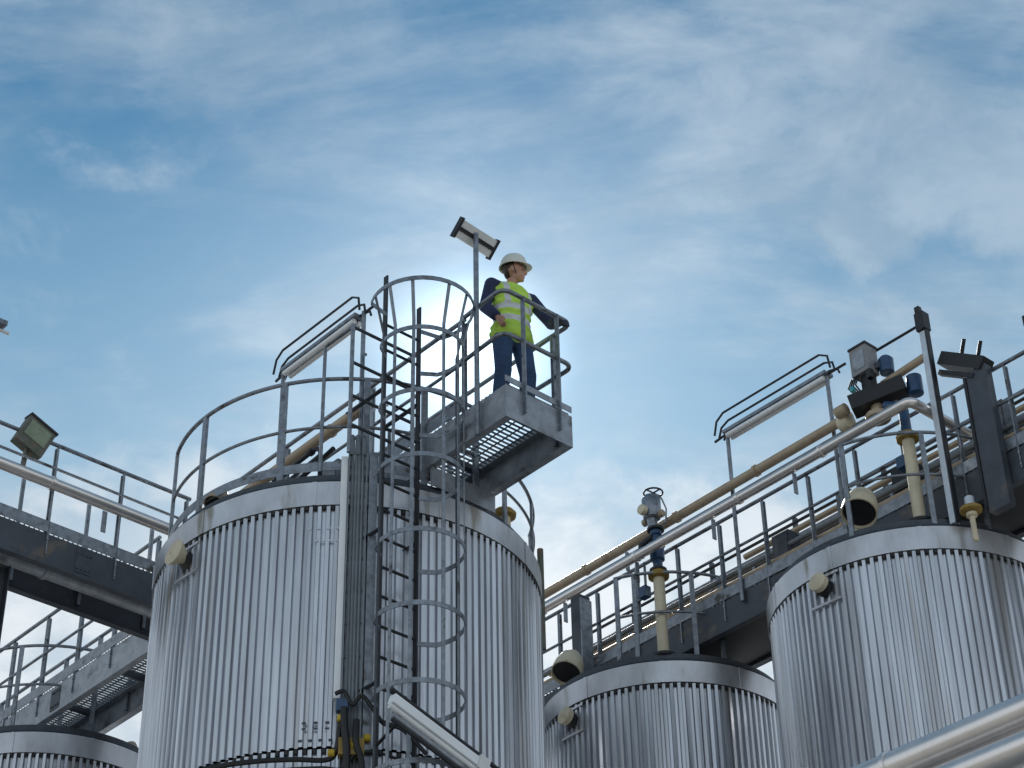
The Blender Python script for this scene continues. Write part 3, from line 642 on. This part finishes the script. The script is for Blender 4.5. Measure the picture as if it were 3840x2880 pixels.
# walkway legs to the ground, hidden behind the tanks from the yard
for i, (s, t, lab) in enumerate(((5.3, -6.6, 'tall support post under the left walkway near the big tank'), (5.3, -11.5, 'tall support post under the outer end of the left walkway'), (-4.2, .0, 'tall support post under the right walkway outside the right-hand tank'), (6.2, -.1, 'tall support post under the back end of the right walkway'), (12.4, -4.3, 'tall support post under the far lower left walkway'))):
    b = MB(); b.box(s-.08, s+.08, t-.08, t-.07, GZ+.12, ZB-.002); b.box(s-.08, s+.08, t+.07, t+.08, GZ+.12, ZB-.002); b.box(s-.006, s+.006, t-.069, t+.069, GZ+.12, ZB-.004)
    tagit(b.build('support_post', M['beam'], smooth=False), lab, 'post')
# cable ladder slung along the right walkway
CL = thing('cable_ladder', W(1, .1, 10.3), 'dark cable ladder with beige pipes lying along the right walkway', 'cable ladder')
for t in (.05, .25): MB().box(-5.8, 6, t, t+.012, 10.42, 10.50).build('side_rail', M['roofm'], CL, smooth=False)
b = MB(); s = -5.7
while s < 5.9: b.box(s, s+.03, .063, .249, 10.43, 10.45); s += .3
b.build('rungs', M['roofm'], CL, smooth=False)
for t, r, m_ in ((.10, .022, 'insul'), (.15, .018, 'black'), (.20, .024, 'insul')): MB().tube([W(-5.8, t, 10.453+r), W(6, t, 10.453+r)], r, 8).build('cable', M[m_], CL)
b = MB(); s = -5.5
while s < 5.9: b.box(s, s+.03, .10, .13, ZD+.006, 10.428); s += 1.5
b.build('feet', M['roofm'], CL, smooth=False)
RK = thing('pipe_rack', W(0, .5, 10.9), 'dense rack of dark and beige pipes behind the far rail of the right walkway', 'pipe rack')
MB().box(-6, 4.6, .44, .56, 10.76, 10.97).build('cable_tray', M['beam'], RK, smooth=False)
MB().box(-6, 2.6, .45, .55, 10.99, 11.04).build('upper_tray', M['dark'], RK, smooth=False)
for z_, r_, m_, s1 in ((11.09, .030, 'insul', 5.5), (11.17, .022, 'midg', 4.4), (11.25, .034, 'insul', 2.4), (11.34, .018, 'dark', 5.0), (11.42, .026, 'roofm', .9)): MB().tube([W(-6, .50, z_), W(s1, .50, z_)], r_, 10).build('pipe_run', M[m_], RK)
for k_ in range(9): MB().box(-5.6+k_*1.22, -5.55+k_*1.22, .575, .61, ZB, 11.46).build('upright', M['midg'], RK, smooth=False)
for k_ in range(9): MB().box(-5.6+k_*1.22, -5.55+k_*1.22, .325, .574, ZB+.1, ZB+.14).build('arm', M['midg'], RK, smooth=False)
for k_ in range(6): MB().box(-3.9+k_*1.13, -3.72+k_*1.13, .40, .438, 10.80, 11.08).build('junction_box', M['stone' if k_ % 2 else 'midg'], RK, smooth=False)
# electrical boxes behind the rails
for (s, t, z0, z1, w_, lab, m_) in ((1.15, -.40, 10.20, 10.62, .22, 'dark equipment cabinet behind the right walkway rail, left of the right-hand tank', 'beam'), (-1.5, -.36, 10.25, 10.8, .16, 'grey control cabinet on the walkway beyond the tall pale column', 'galv'), (.35, -.38, 10.25, 10.75, .14, 'small grey switch cabinet behind the rail near the hooded vent', 'roofm')):
    T = thing('control_cabinet', W(s, t, z0), lab, 'cabinet')
    MB().box(s-w_/2, s+w_/2, t, t+.16, z0, z1).build('case', M[m_], T, smooth=False)
    MB().box(s-w_/2+.015, s+w_/2-.015, t-.012, t-.002, z0+.02, z1-.02).build('door', M[m_], T, smooth=False)
    MB().box(s-.03, s+.03, t+.02, t+.12, ZD+.006, z0-.002).build('foot', M['dark'], T, smooth=False)

LG = thing('landing_gate', W(1.55, -5.0, 9.7), 'small grey gate frame at the ladder head between cage and platform', 'gate')
for t in (-5.42, -4.74): MB().tube([W(1.55, t, 9.66), W(1.55, t, 11.0)], .019, 8).build('post', M['galv'], LG)
for z in (9.95, 10.25, 10.6, 10.98): MB().tube([W(1.55, -5.42, z), W(1.55, -4.74, z)], .015, 8).build('bar', M['midg'], LG)
MB().tube([W(1.55, -5.42, 10.98), W(1.95, -5.42, 10.98), W(1.95, -5.42, 9.66)], .017, 8).build('side_frame', M['galv'], LG)
T = thing('cable_conduit', W(1.7, -4.95, 9.7), 'bundle of thin pale conduits rising from the big tank roof to the platform', 'conduit')
for k_, (s_, t_, zt) in enumerate(((1.75, -5.15, 10.9), (1.80, -5.0, 10.4), (1.72, -4.86, 10.2), (1.9, -4.78, 10.6))): MB().tube([W(s_, t_, 9.6), W(s_, t_, zt), W(s_, t_+.03, zt+.03)], .016, 8).build('conduit', M['pale' if k_ % 2 else 'galv'], T)
# supports of the platform over the big tank's roof
for s, lab in ((1.75, 'nearest the worker'), (2.9, 'in the middle'), (4.1, 'at the far side')):
    T = thing('platform_support', W(s, -4.25, 9.6), 'grey steel trestle under the walkway on the big tank roof, %s' % lab, 'support')
    for t in (-4.56, -3.95): MB().box(s-.03, s+.03, t-.03, t+.03, 9.60, 9.795).build('leg', M['midg'], T, smooth=False)
    MB().box(s-.04, s+.04, -4.62, -3.88, 9.56, 9.60).build('sole_plate', M['stone'], T, smooth=False)
    MB().bar(W(s, -4.50, 9.62), W(s, -4.0, 9.78), .02, .03).build('brace', M['midg'], T, smooth=False)
T = thing('platform_bracket', W(1.2, -4.4, 9.0), 'pale ribbed bracket panel carrying the platform end against the big tank', 'bracket')
for k in range(7): MB().box(1.432, 1.465, -4.60+k*.105, -4.58+k*.105, 9.63, 9.79).build('stiffener', M['pale'], T, smooth=False)
MB().box(1.42, 1.428, -4.62, -3.9, 9.60, 9.79).build('panel', M['stone'], T, smooth=False)
T = thing('equipment_box', W(2.1, -5.1, 9.62), 'small grey equipment box on the big tank roof behind the cage', 'box')
MB().box(2.0, 2.25, -5.2, -5.0, 9.66, 9.92).build('case', M['stone'], T, smooth=False)
MB().box(2.02, 2.23, -5.212, -5.202, 9.68, 9.90).build('door', M['galv'], T, smooth=False)
for s_ in (2.03, 2.2): MB().box(s_, s_+.03, -5.15, -5.05, 9.58, 9.658).build('foot', M['dark'], T, smooth=False)
for (s, t, z0, h_, m_, lab) in ((-2.4, -.33, 10.2, .55, 'insul', 'brown equipment box at the right edge on the walkway, nearest'), (-1.95, .05, 10.2, .6, 'midg', 'dark equipment box at the right edge, behind the brown one'), (-.15, -.05, 10.62, .3, 'dark', 'dark junction box above the cable ladder behind the cream standpipe')):
    T = thing('equipment_box', W(s, t, z0), lab, 'box')
    MB().box(s-.13, s+.13, t, t+.2, z0, z0+h_).build('case', M[m_], T, smooth=False)
    MB().box(s-.11, s+.11, t-.012, t-.002, z0+.03, z0+h_-.03).build('door', M[m_], T, smooth=False)
    MB().box(s-.03, s+.03, t+.05, t+.12, ZD+.006 if z0 < 10.5 else 10.51, z0-.002).build('foot', M['dark'], T, smooth=False)
T = thing('junction_box', W(-1.42, -.7, 9.3), 'small ochre fitting with pale cap on the right rim of the right-hand tank', 'fitting')
MB().lathe(W(-1.30, -.72, 9.28), [(.02, 0), (.025, .01), (.025, .24), (.05, .25), (.05, .28), (.03, .29)], n=14).build('stem', M['cream'], T)
MB().lathe(W(-1.30, -.72, 9.57), [(.06, 0), (.10, .01), (.10, .04), (.05, .05)], n=18).build('flange', M['ochre'], T)
MB().lathe(W(-1.30, -.72, 9.62), [(.03, 0), (.045, .01), (.045, .10), (.02, .12)], n=16).build('cap', M['pale'], T)

# ------------------------------------------------------------------ the worker
MS, MT, MZ = .84, -4.19, ZD+.006
base = W(MS, MT, MZ); yaw = math.radians(145)
FW = Vector((math.sin(yaw), math.cos(yaw), 0)); LF = Vector((-FW.y, FW.x, 0))
P_ = thing('person', base, 'worker in white helmet and lime safety vest leaning on the platform rail', 'person')
def Q(l, f, u): return base+LF*l*1.10+FW*f*1.04+EZ*u*.972
HEADYAW = math.radians(-48)     # turned to his left, towards the right of the picture
hf = FW*math.cos(HEADYAW)+LF*math.sin(-HEADYAW); hl = Vector((-hf.y, hf.x, 0))
_bm = bmesh.new(); bmesh.ops.create_icosphere(_bm, subdivisions=2, radius=1); _bm.verts.ensure_lookup_table()
ICO = ([v.co.copy() for v in _bm.verts], [[v.index for v in f.verts] for f in _bm.faces]); _bm.free()
class Blobs(MB):
    def ell(s, o, x, y, z): return s.add([o+x*v.x+y*v.y+z*v.z for v in ICO[0]], [tuple(f) for f in ICO[1]])
    def limb(s, p, q, r0, r1, n=9, flat=None):       # tapered capsule; flat=(axis, factor)
        for i in range(n+1):
            u = i/n; o = p.lerp(q, u); r = r0+(r1-r0)*u
            ax = [LF*r, FW*r, EZ*r]
            if flat: ax = [LF*r*flat[0], FW*r*flat[1], EZ*r*flat[2]]
            s.ell(o, *ax)
        return s
    def fuse(s, name, mats, parent, voxel, smooth=6, fn=None):
        bs = BASE[parent.name]
        me = bpy.data.meshes.new('tmp'); me.from_pydata([v-bs for v in s.v], [], s.f); me.update()
        o = bpy.data.objects.new('tmp', me); C.objects.link(o)
        m = o.modifiers.new('r', 'REMESH'); m.mode = 'VOXEL'; m.voxel_size = voxel; m.use_smooth_shade = True
        if smooth: sm = o.modifiers.new('s', 'SMOOTH'); sm.factor = .5; sm.iterations = smooth
        dg = bpy.context.evaluated_depsgraph_get(); dg.update()
        me2 = bpy.data.meshes.new_from_object(o.evaluated_get(dg)); me2.name = name
        bpy.data.objects.remove(o); bpy.data.meshes.remove(me)
        me2.materials.clear()
        for mm in (mats if isinstance(mats, (list, tuple)) else [mats]): me2.materials.append(mm)
        for p in me2.polygons: p.use_smooth = True; p.material_index = fn(p.center, p.normal) if fn else 0
        r = bpy.data.objects.new(name, me2); C.objects.link(r); r.parent = parent; BASE[r.name] = bs
        return r
# joints (left, forward, up)
hipL, hipR = Q(.09, 0, .92), Q(-.09, 0, .92)
kneL, kneR = Q(.12, .05, .50), Q(-.10, .02, .50)
ankL, ankR = Q(.13, 0, .09), Q(-.12, -.03, .09)
shL, shR = Q(.185, .03, 1.405), Q(-.19, 0, 1.44)
handL = W(.46, -3.90, ZR+.06)
elL = Q(.335, .10, 1.16)
wrL = handL + (elL-handL).normalized()*.09
elR = Q(-.245, -.02, 1.17); wrR = Q(-.215, .12, .97); handR = Q(-.21, .16, .90)
hc = Q(.01, .045, 1.640)
def torso(b, g=0.0):
    for (u, f, w, d) in ((.90, 0, .165, .115), (.98, .0, .158, .112), (1.06, .01, .150, .108), (1.14, .015, .152, .112), (1.22, .02, .165, .118), (1.30, .02, .175, .120), (1.37, .015, .172, .110), (1.42, .005, .155, .09)):
        b.ell(Q(0, f, u), LF*(w*1.10+g), FW*(d*1.08+g), EZ*(.075+g*.5))
def hand(b, wr, pd, curl, side, voff):
    """palm plus five bent fingers; pd = direction of the fingers, curl = direction they close to, side = thumb side"""
    palm = wr+pd*.045
    b.ell(palm, pd*.048, side*.040, curl*.017)
    for k, (o, ln) in enumerate(((.030, .068), (.011, .078), (-.009, .072), (-.028, .056))):
        a = wr+pd*.082+side*o; c1 = a+pd*ln*.42+curl*.012; c2 = c1+(pd*.35+curl).normalized()*ln*.36; c3 = c2+(curl-pd*.55).normalized()*ln*.30
        for x, y in ((a-pd*.02, c1), (c1, c2), (c2, c3)): b.limb(x, y, .0092, .0082, 4)
    t0 = wr+pd*.02+side*.030; t1 = t0+(side*.7+pd*.6+curl*.3).normalized()*.038; t2 = t1+(pd*.7+curl*.7).normalized()*.03
    b.limb(t0, t1, .0125, .010, 4); b.limb(t1, t2, .010, .0085, 4)
body = Blobs(); torso(body, -.012)
body.limb(Q(0, .0, 1.43), Q(.0, .025, 1.54), .058, .052, 6)
body.ell(hc+EZ*.035-hf*.012, hf*.098, hl*.078, EZ*.088)                       # skull
body.ell(hc+hf*.035-EZ*.035, hf*.062, hl*.060, EZ*.075)                       # face and jaw
body.ell(hc+hf*.068-EZ*.092, hf*.024, hl*.026, EZ*.020)                       # chin
body.ell(hc+hf*.104-EZ*.022, hf*.020, hl*.013, EZ*.020); body.ell(hc+hf*.093+EZ*.0, hf*.016, hl*.010, EZ*.028)   # nose
body.ell(hc+hf*.084+EZ*.028, hf*.016, hl*.045, EZ*.010)                       # brow
body.ell(hc+hf*.088-EZ*.058, hf*.013, hl*.024, EZ*.006); body.ell(hc+hf*.086-EZ*.069, hf*.012, hl*.020, EZ*.006)  # lips
for sg in (-1, 1):
    body.ell(hc+hl*sg*.078-hf*.005-EZ*.01, hf*.018, hl*.010, EZ*.032)         # ear
    body.ell(hc+hf*.066+hl*sg*.036-EZ*.022, hf*.02, hl*.02, EZ*.018)          # cheekbone
for sh, el, wr in ((shL, elL, wrL), (shR, elR, wrR)):
    body.limb(sh, el, .050, .038); body.limb(el, wr, .040, .027)
for a, b_, c in ((hipL, kneL, ankL), (hipR, kneR, ankR)):
    body.limb(a, b_, .082, .055); body.limb(b_, c, .054, .038); body.ell(c+FW*.06-EZ*.05, FW*.11, LF*.04, EZ*.035)
pdL = (handL-wrL).normalized(); hand(body, wrL, (pdL*.8-EZ*.1).normalized(), (-EZ*.9+pdL*.1).normalized(), (pdL.cross(EZ)).normalized()*-1, 0)
pdR = (handR-wrR).normalized(); hand(body, wrR, pdR, (LF*.6+FW*-.4).normalized(), FW, 0)
body.fuse('body', M['skin'], P_, .0075, 3)
# eyes
for sg in (-1, 1):
    MB().lathe(hc+hf*.082+hl*sg*.031+EZ*.006, [(.003, 0), (.008, .001), (.007, .007), (.002, .009)], axis=hf, n=12).build('eye', M['boot'], P_)
hb = Blobs(); hb.ell(hc+EZ*.04-hf*.022, hf*.092, hl*.081, EZ*.078); hb.ell(hc-hf*.058-EZ*.012, hf*.036, hl*.062, EZ*.045)
hb.fuse('hair', M['hair'], P_, .009, 3)
# helmet: dome, brim, rib
H_ = MB(); o = hc+EZ*.062-hf*.005; tilt = (EZ+hf*.04).normalized(); fx = (hf-tilt*hf.dot(tilt)).normalized(); fy = tilt.cross(fx)
vs = []; fs = []; n = 32
prof = [(1.0, 0), (1.0, .02), (.97, .05), (.88, .085), (.72, .113), (.48, .132), (.2, .141), (.02, .143)]
for r_, h_ in prof:
    for k in range(n):
        a = 2*PI*k/n; vs.append(o+fx*math.cos(a)*.124*r_+fy*math.sin(a)*.104*r_+tilt*h_)
for i in range(len(prof)-1):
    for k in range(n): fs.append((i*n+k, i*n+(k+1) % n, (i+1)*n+(k+1) % n, (i+1)*n+k))
H_.add(vs, fs+[tuple((len(prof)-1)*n+k for k in range(n))])
hm = H_.build('helmet', M['helmet'], P_)
B_ = MB(); vs = []
for lay in (0, 1):
    for inner in (0, 1):
        for k in range(n):
            a = 2*PI*k/n; ex = (.045 if math.cos(a) > 0 else .008)*max(0, abs(math.cos(a)))**1.5+.006
            rx, ry = (.122, .102) if inner else (.122+ex, .102+.008)
            vs.append(o+fx*math.cos(a)*rx+fy*math.sin(a)*ry+tilt*((-.004 if lay else .006)-(0 if inner else .008)))
fs = []
for k in range(n):
    j = (k+1) % n; fs += [(k, j, n+j, n+k), (2*n+j, 2*n+k, 3*n+k, 3*n+j), (k, 2*n+k, 2*n+j, j), (n+k, n+j, 3*n+j, 3*n+k)]
B_.add(vs, fs).build('brim', M['helmet'], hm)
r = MB(); pts = [o+fx*math.cos(t_)*.117+tilt*(math.sin(t_)*.143+.002) for t_ in [math.radians(20+i*14) for i in range(11)]]
r.tube(pts, .008, 6).build('crest', M['helmet'], hm)
MB().tube([hc+hl*.082+EZ*.05, hc+hl*.070-EZ*.03+hf*.02, hc-EZ*.112+hf*.045, hc-hl*.070-EZ*.03+hf*.02, hc-hl*.082+EZ*.05], .004, 6).build('chin_strap', M['black'], P_)
# clothes
jk = Blobs(); torso(jk, .006)
jk.limb(Q(0, -.01, 1.44), Q(0, .0, 1.49), .078, .066, 4)
for sh, el, wr in ((shL, elL, wrL), (shR, elR, wrR)): jk.limb(sh, el, .068, .057); jk.limb(el, el.lerp(wr, .86), .060, .052)
jk.limb(Q(-.1, 0, 1.43), shR, .07, .066, 4); jk.limb(Q(.1, 0, 1.42), shL, .07, .066, 4)
jk.fuse('jacket', M['navy'], P_, .012, 4)
ve = Blobs(); torso(ve, .026)
for sg in (-1, 1): ve.limb(Q(sg*.11, .0, 1.44), Q(sg*.07, .0, 1.475), .060, .040, 4)
ve.ell(Q(0, .0, .90), LF*.222, FW*.172, EZ*.10); ve.ell(Q(0, .0, .97), LF*.212, FW*.160, EZ*.10)
def vf(c, nrm):
    u = c.z; l = c.dot(LF)
    if 1.10 < u < 1.16 or .985 < u < 1.04: return 1
    if u > 1.16 and .10 < abs(l) < .145: return 1
    return 0
ve.fuse('safety_vest', [M['vest'], M['tape'], M['black']], P_, .009, 3, vf)
tr = Blobs()
tr.ell(Q(0, 0, .90), LF*.180, FW*.135, EZ*.11)
for a, b_, c in ((hipL, kneL, ankL), (hipR, kneR, ankR)): tr.limb(a, b_, .104, .080); tr.limb(b_, c, .082, .070)
tr.fuse('trousers', M['denim'], P_, .013, 4)
for c, sg in ((ankL, 1), (ankR, -1)):
    bt = Blobs(); d = (FW+LF*sg*.12).normalized(); sd_ = d.cross(EZ)
    bt.limb(c+EZ*.05, c-EZ*.02, .055, .052, 4); bt.ell(c+d*.05-EZ*.045, d*.13, sd_*.052, EZ*.045); bt.ell(c+d*.12-EZ*.05, d*.07, sd_*.055, EZ*.042)
    bt.fuse('boot', M['boot'], P_, .010, 3)
gl = Blobs(); hand(gl, wrL, (pdL*.8-EZ*.1).normalized(), (-EZ*.9+pdL*.1).normalized(), (pdL.cross(EZ)).normalized()*-1, 0)
for v in range(1): gl.limb(wrL-pdL*.10, wrL+pdL*.03, .058, .042, 5)
gl.ell(wrL+pdL*.045, pdL*.066, pdL.cross(EZ).normalized()*.054, EZ*.034); gl.ell(wrL+pdL*.10-EZ*.050, pdL*.040, pdL.cross(EZ).normalized()*.052, EZ*.030); gl.ell(wrL+pdL*.09-EZ*.02, pdL*.04, pdL.cross(EZ).normalized()*.050, EZ*.036)
gl.fuse('glove', M['glove'], P_, .006, 2)
